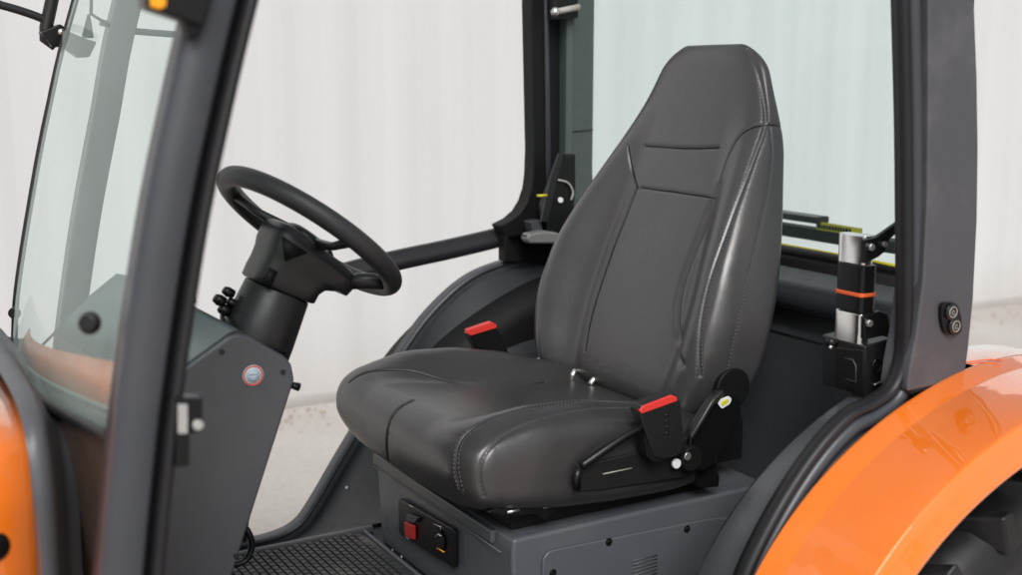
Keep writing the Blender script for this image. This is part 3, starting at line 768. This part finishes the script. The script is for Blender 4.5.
# hood
hsec = [(1.235,.70),(1.222,1.05),(1.205,1.20),(1.205,1.255),(1.222,1.297),(1.262,1.318),(1.33,1.327),(1.45,1.330),(1.65,1.333)]
psec = [(1.345,.70),(1.328,1.05),(1.317,1.19),(1.318,1.228),(1.330,1.256),(1.356,1.275),(1.42,1.283),(1.52,1.2855),(1.65,1.286)]
full = hsec+[(2*YM-y, z) for y, z in hsec[::-1][1:]]; pull = psec+[(2*YM-y, z) for y, z in psec[::-1][1:]]
pp = cr([Vector((0, y, z)) for y, z in pull], 6)
hp = cr([Vector((0, y, z)) for y, z in full], 6)
def hoodloft(xs, name, m, parent=tractor, sol=0):
    vs = []; k = len(hp)
    for (x, g, dz) in xs:
        for p in hp: vs.append((x, YM+(p.y-YM)*g, p.z*1+dz-(1-g)*.25*(p.z-.7)))
    return MB().add(vs, [(i*k+j, i*k+j+1, (i+1)*k+j+1, (i+1)*k+j) for i in range(len(xs)-1) for j in range(k-1)]).done(name, m, parent)
hood = hoodloft([(.166,.97,-.008),(.165,1.0,0),(.10,1.0,0),(-.1,.985,-.008),(-.4,.95,-.03),(-.8,.86,-.10),(-.9,.7,-.2)], 'hood', M['orange'])
vs = []; k = len(hp); hs = [(.160,-.01,0),(.163,.0,.003),(.168,-.02,.005),(.178,.02,.004),(.184,.12,0),(.205,.88,0),(.213,1.0,.002),(.222,1.0,0),(.224,1.08,0),(.224,1.5,0)]
for (x, t, e) in hs:
    for a_, b_ in zip(hp, pp): vs.append((x, a_.y+(b_.y-a_.y)*t, a_.z+(b_.z-a_.z)*t+e))
MB().add(vs, [(i*k+j, i*k+j+1, (i+1)*k+j+1, (i+1)*k+j) for i in range(len(hs)-1) for j in range(k-1)]).done('hood_trim', mat('hood_trim_grey', (.095,.098,.108), .42, bump=.3, dust=.05), hood)
MB().disc(at(-8,545,y=1.21), (0,-1,0), .016, .006, 24).done('hood_vent', M['blackm'], hood)
# far mirror arm and bracket
mir = MB().tube(cr([at(-60,-10,y=2.02), at(0,5,y=2.02), at(30,14,y=2.02), at(50,22,y=2.02)], 5), .0065, 12).done('mirror_arm', M['rubber'])
MB().tube([at(57,-40,y=2.02), at(52,0,y=2.02), at(46,28,y=2.02), at(46,38,y=2.02), at(56,46,y=2.02)], [.010,.010,.010,.011,.009], 14).done('mirror_post', M['rubber'], mir)
MB().prism([at(41,32,y=2.0),at(60,24,y=2.0),at(70,30,y=2.0),at(66,47,y=2.0),at(52,47,y=2.0)], (0,.03,0)).done('mirror_bracket', M['black'], mir, bevel=.002)
MB().prism([at(66,30,y=1.86),at(84,38,y=1.86),at(97,42,y=1.86),at(90,57,y=1.86),at(80,58,y=1.86),at(66,48,y=1.86)], (0,.03,0)).done('inner_bracket', M['black'], mir, bevel=.002)
MB().prism([at(90,14,y=1.86),at(94,38,y=1.86),at(84,38,y=1.86)], (0,.02,0)).done('bracket_web', M['black'], mir)
MB().disc(at(61,32,y=1.999), (0,-1,0), .005, .004, 16).done('bolt', M['steel'], mir)
MB().tube([at(92,-20,y=2.1), at(91,14,y=2.1), at(110,26,y=2.1)], .003, 8).done('cable', M['black'], mir)
MB().tube([at(100,22,y=2.17), at(130,31,y=2.17), at(180,35,y=2.17)], .006, 10).done('roof_rail', M['sealg'])
# indicator on the near pillar
ts = MB().prism([at(146,-20,y=1.05),at(146,8,y=1.05),at(182,20,y=1.05),at(205,28,y=1.05),at(218,-20,y=1.05)], (0,.03,0)).done('turn_signal', M['black'], bevel=.004)
MB().prism([at(151,-10,y=1.046),at(151,7,y=1.046),at(160,10,y=1.046),at(167,7,y=1.046),at(167,-10,y=1.046)], (0,.02,0)).done('amber_lens', M['amber'], ts, bevel=.002)
MB().prism([at(184,20,y=1.055),at(203,20,y=1.055),at(201,34,y=1.055),at(190,38,y=1.055)], (0,.02,0)).done('signal_foot', M['blackm'], ts, bevel=.002)

# ================================================================== REAR NEAR PILLAR
def pl(u, v): return at(u, v, y=NY-.019)
P = [(940,-370),(931,-60),(929,0),(929,100),(928,200),(924,280),(917,335),(911,365),(908,385),(908,392),(960,381),(966,372),(969,350),(974,300),(978,220),(979,150),(978,80),(975,0),(970,-60),(950,-370)]
PP = [pl(u, v) for u, v in P]
rp = MB().prism(PP, (0,.05,0)).done('rear_pillar', M['pillar'], bevel=.004)
# dark underside gap + body return
MB().prism([at(908,391,y=NY-.016),at(911,395,y=NY-.016),at(962,384,y=NY-.016),at(962,380,y=NY-.016)], (0,.04,0)).done('pillar_foot', M['blackm'], rp)
# two round buttons with symbols
bt = MB().prism(rrect_pts([pl(938,302),pl(954,302),pl(959,322),pl(957,334),pl(942,334),pl(938,320)], .010), (0,-.006,0)).done('button_pad', M['black'], rp, bevel=.002)
for (u, v) in ((947,311),(950,325)):
    c = pl(u, v)+Vector((0,-.006,0))
    b_ = MB().disc(c, (0,-1,0), .0115, .004, 32).done('button', M['column'], bt, bevel=.0015)
    MB().tube([c+Vector((math.cos(a)*.0072, -.0046, math.sin(a)*.0072)) for a in [2*PI*i/30 for i in range(30)]], .0007, 8, closed=True).done('button_symbol', M['beige'], bt)
    mb = MB(); mb.tube([c+Vector((-.003,-.0046,-.002)), c+Vector((.0,-.0046,.003)), c+Vector((.003,-.0046,-.002))], .0006, 6); mb.tube([c+Vector((-.002,-.0046,-.003)), c+Vector((.003,-.0046,-.003))], .0006, 6); mb.done('button_symbol', M['beige'], bt)
# orange-red wire lying on the fender
def ft(x, y): return Vector((x, y, .72+math.sqrt((.5555-.019)**2-(x-1.45)**2)+.0015))
MB().tube(cr([ft(1.375,1.095), ft(1.395,1.086), ft(1.41,1.078), ft(1.418,1.066)], 6), .0011, 8).done('wire', M['orangering'])

# near gas strut / latch assembly
LY = 1.19
def lp(u, v, d=0): return at(u, v, y=LY+d)
mb = MB().prism([lp(865,346,-.03),lp(893,338,-.03),lp(893,380,-.03),lp(866,398,-.03)], (0,.085,0))
lat = mb.done('door_latch', M['column'], bevel=.003)
xl = lp(865,370,-.03).x
def lx(u, v): return at(u, v, x=xl-.003)
MB().prism([lx(836,347),lx(863,350),lx(864,394),lx(837,384)], (.004,0,0)).done('latch_housing', M['black'], lat, bevel=.002)
MB().tube([lx(845,358), lx(853,360), lx(856,366), lx(856,382), lx(846,379)], .0013, 8).done('latch_slot', M['greyd'], lat)
MB().tube([lp(877,366,-.031)+Vector((math.cos(a)*.008, 0, math.sin(a)*.0105)) for a in [2*PI*i/24 for i in range(24)]], .002, 8, closed=True).done('eyelet', M['black'], lat)
MB().tube(cr([lp(886,376,-.032), lp(882,381,-.032), lp(874,385,-.032)], 5), .0017, 8).done('latch_wire', M['steel'], lat)
MB().tube([lp(828,342,-.02), lp(836,342,-.02)], .006, 12).done('latch_knob', M['black'], lat)
MB().disc(lp(830,347,-.026), (0,-1,0), .0025, .003, 12).done('rivet', M['steel'], lat)
def rblock(v0, v1, name, m, e=0, w=.022):
    a = at(862, v0, y=LY-.020); a.x = at(862, 292, y=LY-.020).x; zb = at(862, v1, y=LY-.020).z; x0 = a.x-e; y0 = LY-.020-e
    pts = rrect_pts([Vector((x0, y0, zb)), Vector((x0+w+2*e, y0, zb)), Vector((x0+w+2*e, y0+.052+2*e, zb)), Vector((x0, y0+.052+2*e, zb))], .009)
    return MB().prism(pts, (0,0,a.z-zb)).done(name, m, lat, bevel=.0012)
rblock(267,314,'damper_body', M['black'], 0, .030)
rblock(237,266,'damper_cap', M['chrome'])
rblock(315,345,'damper_cap', M['chrome'])
rblock(294,298,'orange_band', M['orangering'], .0012, .030)
MB().prism([lp(865,240,-.028),lp(876,238,-.028),lp(885,232,-.028),lp(899,222,-.028),lp(899,231,-.028),lp(890,240,-.028),lp(886,251,-.028),lp(879,257,-.028),lp(865,264,-.028)], (0,.008,0)).done('damper_bracket', M['black'], lat, bevel=.0015)
MB().prism([lp(865,318,-.028),lp(880,311,-.028),lp(888,314,-.028),lp(892,334,-.028),lp(865,340,-.028)], (0,.008,0)).done('damper_bracket', M['black'], lat, bevel=.0015)
for (u, v, r) in ((870,247,.0055),(883,244,.004),(868,323,.0055)):
    MB().disc(lp(u, v, -.028), (0,-1,0), r, .005, 6 if r > .005 else 16).done('bolt', M['steel'], lat, bevel=.0008)

# ================================================================== REAR: window, shelf, far pillar
RX = 1.52
# window outline in the YZ plane
wy0, wy1, wz0, wz1 = 1.25, 2.262, 1.334, 2.19
def wp(y, z): return Vector((RX+.02*math.sin(PI*(y-wy0)/(wy1-wy0)), y, z))
wo = rrect_pts([wp(wy1, wz1), wp(wy1, wz0), wp(wy0, wz0), wp(wy0, wz1)], .11, 12)
NUY, NUZ = 16, 2
vs = [wp(wy0+(wy1-wy0)*i/NUY, wz0+(wz1-wz0)*j/NUZ) for i in range(NUY+1) for j in range(NUZ+1)]
m_ = NUZ+1
rw = MB().add(vs, [(i*m_+j, (i+1)*m_+j, (i+1)*m_+j+1, i*m_+j+1) for i in range(NUY) for j in range(NUZ)]).done('rear_window', glass('rear_glass', (.85,.945,.925), .02, .07, (.55,.78,.73,1)))
# frame filling the corners
cor = MB()
k = 13
corners = [wp(wy1,wz1), wp(wy1,wz0), wp(wy0,wz0), wp(wy0,wz1)]
for ci, c in enumerate(corners):
    arc = wo[ci*k:(ci+1)*k]; cor = MB()
    for i in range(k-1): cor.add([c, arc[i], arc[i+1]], [(0,1,2)])
    cm_ = cor.done('frame_corner', M['rubber'], rw); cm_.modifiers.new('s','SOLIDIFY').thickness = .01
MB().tube(wo, .011, 12, closed=True).done('window_seal', M['rubber'], rw)
MB().tube([Vector((p.x-.012, p.y, p.z+.010)) for p in (wp(y, wz0) for y in np.linspace(wy0+.1, wy1-.1, 14))], .0028, 8).done('seal_edge', M['yellow'], rw)
# shelf and rear wall
MB().prism([(1.49,1.26,1.328),(1.512,1.26,1.332),(1.52,1.26,1.28),(1.50,1.26,1.24),(1.485,1.26,1.25)], (0,.97,0)).done('rear_bulkhead', M['blackm'])
MB().prism([(1.40,1.255,1.285),(1.415,1.255,1.305),(1.485,1.255,1.318),(1.487,1.255,1.262),(1.42,1.255,1.255),(1.402,1.255,1.268)], (0,.86,0)).done('rear_shelf', M['greyd'], bevel=.008)
MB().prism([(1.475,1.205,1.26),(1.485,1.205,1.26),(1.48,1.205,1.20),(1.40,1.205,.86),(1.38,1.205,.83),(1.37,1.205,.83),(1.43,1.205,1.21)], (0,.86,0)).done('rear_panel', mat('rear_panel_grey', (.078,.083,.088), .36, bump=.3, bscale=500, var=.2, dust=.08), bevel=.003)
MB().tube([(1.428,1.21,1.212),(1.428,2.06,1.212)], .002, 8).done('panel_edge', M['greyd'])
# far rear pillar
PB = [at(528,-225,y=2.2),at(531,0,y=2.2),at(533,100,y=2.2),at(534,150,y=2.2),at(533,176,y=2.2),at(531,190,y=2.2),at(527,202,y=2.2),at(521,212,y=2.2),at(512,220,y=2.2),at(500,226,y=2.2),at(520,262,y=2.2),at(560,262,y=2.2),at(560,-225,y=2.2)]
fr = MB().prism(PB, (0,.04,0)).done('rear_pillar', M['blackm'], bevel=.003)
MB().prism([at(541,-225,y=2.193),at(545,0,y=2.193),at(547,160,y=2.193),at(549,228,y=2.193),at(553,228,y=2.193),at(551,160,y=2.193),at(549,0,y=2.193),at(545,-225,y=2.193)], (0,.008,0)).done('pillar_seal', M['sealg'], fr)
a = at(559,0,y=2.19); 
trim = MB().prism([Vector((1.405,2.175,0)), Vector((1.42,2.17,0)), Vector((1.512,2.232,0)), Vector((1.512,2.26,0)), Vector((1.405,2.21,0))], (0,0,1.02))
trim.v = [(x, y, z+1.18) for x, y, z in trim.v]
tr_ = trim.done('pillar_trim', mat('trim_grey_green', (.060,.078,.074), .5), fr, bevel=.004)
MB().tube([(1.418,2.168,1.53),(1.512,2.230,1.53)], .0012, 6).done('trim_joint', M['blackm'], tr_)
# hinge at the top of the far pillar
hg = MB().prism([at(555,-20,y=2.15),at(578,-20,y=2.15),at(579,18,y=2.15),at(556,20,y=2.15)], (0,.03,0)).done('window_hinge', M['black'], bevel=.003)
MB().tube([at(556,12,y=2.14),at(579,7,y=2.14)], .0065, 14).done('hinge_pin', M['beige'], hg)
MB().disc(at(555,12,y=2.135), (-.6,-1,0), .009, .008, 16).done('hinge_cap', M['steel'], hg)
# far door cross rail with its rubber
rl = cr([at(236,560,y=2.24),at(244,460,y=2.24),at(252,390,y=2.24),at(258,345,y=2.24),at(270,315,y=2.24),at(292,295,y=2.24),at(330,279,y=2.24),at(390,263,y=2.24),at(450,250,y=2.24),at(500,238,y=2.24),at(530,228,y=2.24)], 8)
MB().sweep(rl, [(-.019,-.012),(-.019,.004),(-.015,.008),(.004,.008),(.006,.003),(.020,.003),(.022,-.012)], (0,-1,0)).done('door_rail', M['rubber'])
# far latch with bracket, wire and yellow tag
fl_ = MB().prism([at(548,236,y=2.14),at(546,205,y=2.14),at(556,178,y=2.14),at(562,158,y=2.14),at(576,154,y=2.14),at(576,190,y=2.14),at(572,232,y=2.14)], (0,.03,0)).done('door_latch', M['black'], bevel=.003)
MB().prism([at(541,222,y=2.136),at(550,180,y=2.136),at(559,153,y=2.136),at(563,155,y=2.136),at(556,185,y=2.136),at(548,222,y=2.136)], (0,.006,0)).done('latch_plate', M['column'], fl_, bevel=.001)
MB().tube(cr([at(558,180,y=2.134),at(568,183,y=2.134),at(573,192,y=2.134),at(571,200,y=2.134)], 6), .0022, 8).done('latch_wire', M['beige'], fl_)
MB().disc(at(560,200,y=2.138), (-.2,-1,0), .006, .005, 16).done('bolt', M['white'], fl_, bevel=.001)
MB().box(tuple(at(539,197,y=2.13)), tuple(at(545,194,y=2.14))).done('yellow_tag', M['yellow'], fl_)
MB().prism([at(527,239,y=2.12),at(529,234,y=2.12),at(545,231,y=2.12),at(560,233,y=2.12),at(560,244,y=2.12),at(530,244,y=2.12)], (0,.03,0)).done('door_handle', mat('handle_grey', (.17,.17,.165), .4), fl_, bevel=.006)
MB().prism([at(531,222,y=2.15),at(541,220,y=2.15),at(543,231,y=2.15),at(533,232,y=2.15)], (0,.03,0)).done('latch_catch', M['greyd'], fl_, bevel=.002)
MB().prism([at(505,236,y=2.20),at(545,228,y=2.20),at(575,238,y=2.20),at(575,262,y=2.20),at(505,262,y=2.20)], (0,.03,0)).done('latch_mount', M['blackm'], fl_, bevel=.003)

# linkage seen through the rear window
LX = 1.85
lzt, lzb = at(812,229,x=LX).z, at(812,241,x=LX).z
lk = MB().box((LX, at(895,239,x=LX).y, lzb), (LX+.04, at(700,226,x=LX).y, lzt)).done('rear_linkage', M['blackm'], bevel=.004)
MB().box((LX-.02, at(816,220,x=LX-.02).y, at(800,222,x=LX-.02).z), (LX+.02, at(760,214,x=LX-.02).y, at(800,215,x=LX-.02).z)).done('linkage_bar', M['black'], lk, bevel=.004)
a = at(816,221,x=LX-.005); b = at(862,232,x=LX-.005)
dec = MB().add([(LX-.004, a.y, a.z), (LX-.004, b.y, a.z-.002), (LX-.004, b.y, a.z-.018), (LX-.004, a.y, a.z-.018)], [(0,1,2,3)]).done('yellow_decal', M['yellow'], lk, smooth=False)
mb = MB(); yy = a.y-.006
while yy > b.y+.03:
    w = random.uniform(.003,.007); mb.box((LX-.0055, yy-w, a.z-.014), (LX-.0042, yy, a.z-.006)); yy -= w+.003
mb.done('decal_print', M['blackm'], dec)

# ================================================================== REAR WHEELS
def wheel(Y0, Y1):
    mb = MB(); R = .362; seg = 72
    s = 1 if Y1 > Y0 else -1; W = abs(Y1-Y0)
    prof = [(.0,.22),(.0,.28),(.015,.33),(.04,.352),(.09,.362),(W-.09,.362),(W-.04,.352),(W-.015,.33),(W,.28),(W,.22)]
    vs = []
    for i in range(seg):
        a = 2*PI*i/seg
        vs += [(FC[0]+r*math.cos(a), Y0+s*y, FC[1]+r*math.sin(a)) for y, r in prof]
    k = len(prof)
    mb.add(vs, [(i*k+j, i*k+j+1, ((i+1) % seg)*k+j+1, ((i+1) % seg)*k+j) for i in range(seg) for j in range(k-1)])
    # slanted chevron lugs, two rows
    nl = 20
    for i in range(nl):
        for side in (0, 1):
            a0 = 2*PI*(i+.5*side)/nl
            base_ = []
            for (f, da) in ((0, 0), (.35, .10), (.54, .17)):
                y = Y0+s*(W*f if side == 0 else W*(1-f)); r0 = .315 if f == 0 else .355; r1 = .374 if f == 0 else .378
                for (dd, rr) in ((-.045, r0), (.045, r0), (.030, r1), (-.030, r1)):
                    a = a0+da+dd; base_.append((FC[0]+rr*math.cos(a), y, FC[1]+rr*math.sin(a)))
            fs = []
            for q in range(2):
                for e in range(4): fs.append((q*4+e, q*4+(e+1) % 4, (q+1)*4+(e+1) % 4, (q+1)*4+e))
            fs += [(0,1,2,3), (8,11,10,9)]
            mb.add(base_, fs)
    t = mb.done('rear_wheel', M['tyre'], bevel=.005)
    mb = MB(); mb.disc((FC[0], Y0+s*.06, FC[1]), (0, -s, 0), .222, .02, 48, r2=.215); mb.disc((FC[0], Y0+s*.03, FC[1]), (0,-s,0), .08, .03, 32)
    mb.done('rim', M['orange'], t, bevel=.004)
    return t
wheel(.975, 1.17); wheel(2*YM-.975, 2*YM-1.17)
# wheel-arch liner so that the inside of the arch is closed and dark
v, f = ring([(.945,.514),(1.0,.525),(1.18,.525),(1.195,.48),(1.195,.20)], -8, 196, 80)
MB().add(v, f).done('arch_liner', M['blackm'])
v, f = ring([(.945,.514),(1.0,.525),(1.18,.525),(1.195,.48),(1.195,.20)], -8, 196, 80, True)
MB().add(v, f).done('arch_liner', M['blackm'])

# body behind and cab roof
MB().box((1.50,1.36,.50),(1.95,1.94,1.05)).done('rear_body', M['greyd'], bevel=.02)
MB().box((-.7,1.36,.42),(1.6,1.94,.74)).done('chassis', M['blackm'], bevel=.02)
def fwheel(Y0, Y1):
    mb = MB(); s = 1 if Y1 > Y0 else -1; W = abs(Y1-Y0); prof = [(0,.12),(0,.2),(.02,.25),(W-.02,.25),(W,.2),(W,.12)]; k = 6; seg = 48; vs = []
    for i in range(seg):
        a = 2*PI*i/seg; vs += [(-.45+r*math.cos(a), Y0+s*y, GZ+.25+r*math.sin(a)) for y, r in prof]
    mb.add(vs, [(i*k+j, i*k+j+1, ((i+1) % seg)*k+j+1, ((i+1) % seg)*k+j) for i in range(seg) for j in range(k-1)])
    t = mb.done('front_wheel', M['tyre']); MB().disc((-.45, Y0+s*.05, GZ+.25), (0,-s,0), .13, .02, 32).done('rim', M['orange'], t)
fwheel(1.10, 1.26); fwheel(2*YM-1.10, 2*YM-1.26)

# ================================================================== LIGHT
w = bpy.data.worlds.new('World'); sc.world = w; w.use_nodes = True
nt = w.node_tree; bg = nt.nodes['Background']
sky = nt.nodes.new('ShaderNodeTexSky'); sky.sky_type = 'NISHITA'; sky.sun_disc = False
EL, AZ = 42, 205    # light comes from behind the camera, a little from the left
sky.sun_elevation = math.radians(EL); sky.sun_rotation = math.radians(AZ); sky.air_density = 1.0; sky.dust_density = 3.0
hs = nt.nodes.new('ShaderNodeHueSaturation'); hs.inputs['Saturation'].default_value = .22
nt.links.new(sky.outputs[0], hs.inputs['Color']); nt.links.new(hs.outputs[0], bg.inputs[0]); bg.inputs[1].default_value = .12
sd = bpy.data.lights.new('sun', 'SUN'); so = bpy.data.objects.new('sun', sd); sc.collection.objects.link(so)
sd.energy = 2.05; sd.angle = math.radians(28); sd.color = (1, .985, .965)
az = math.radians(AZ); el = math.radians(EL)
dv = Vector((math.sin(az)*math.cos(el), math.cos(az)*math.cos(el), math.sin(el)))
so.rotation_euler = dv.to_track_quat('Z', 'Y').to_euler(); so.location = dv*20

sc.view_settings.view_transform = 'Standard'; sc.view_settings.look = 'None'; sc.view_settings.exposure = 0
sc.render.engine = 'CYCLES'
sc.cycles.max_bounces = 10; sc.cycles.transparent_max_bounces = 16; sc.cycles.caustics_reflective = False; sc.cycles.caustics_refractive = False
sc.render.resolution_x = 1024; sc.render.resolution_y = 576
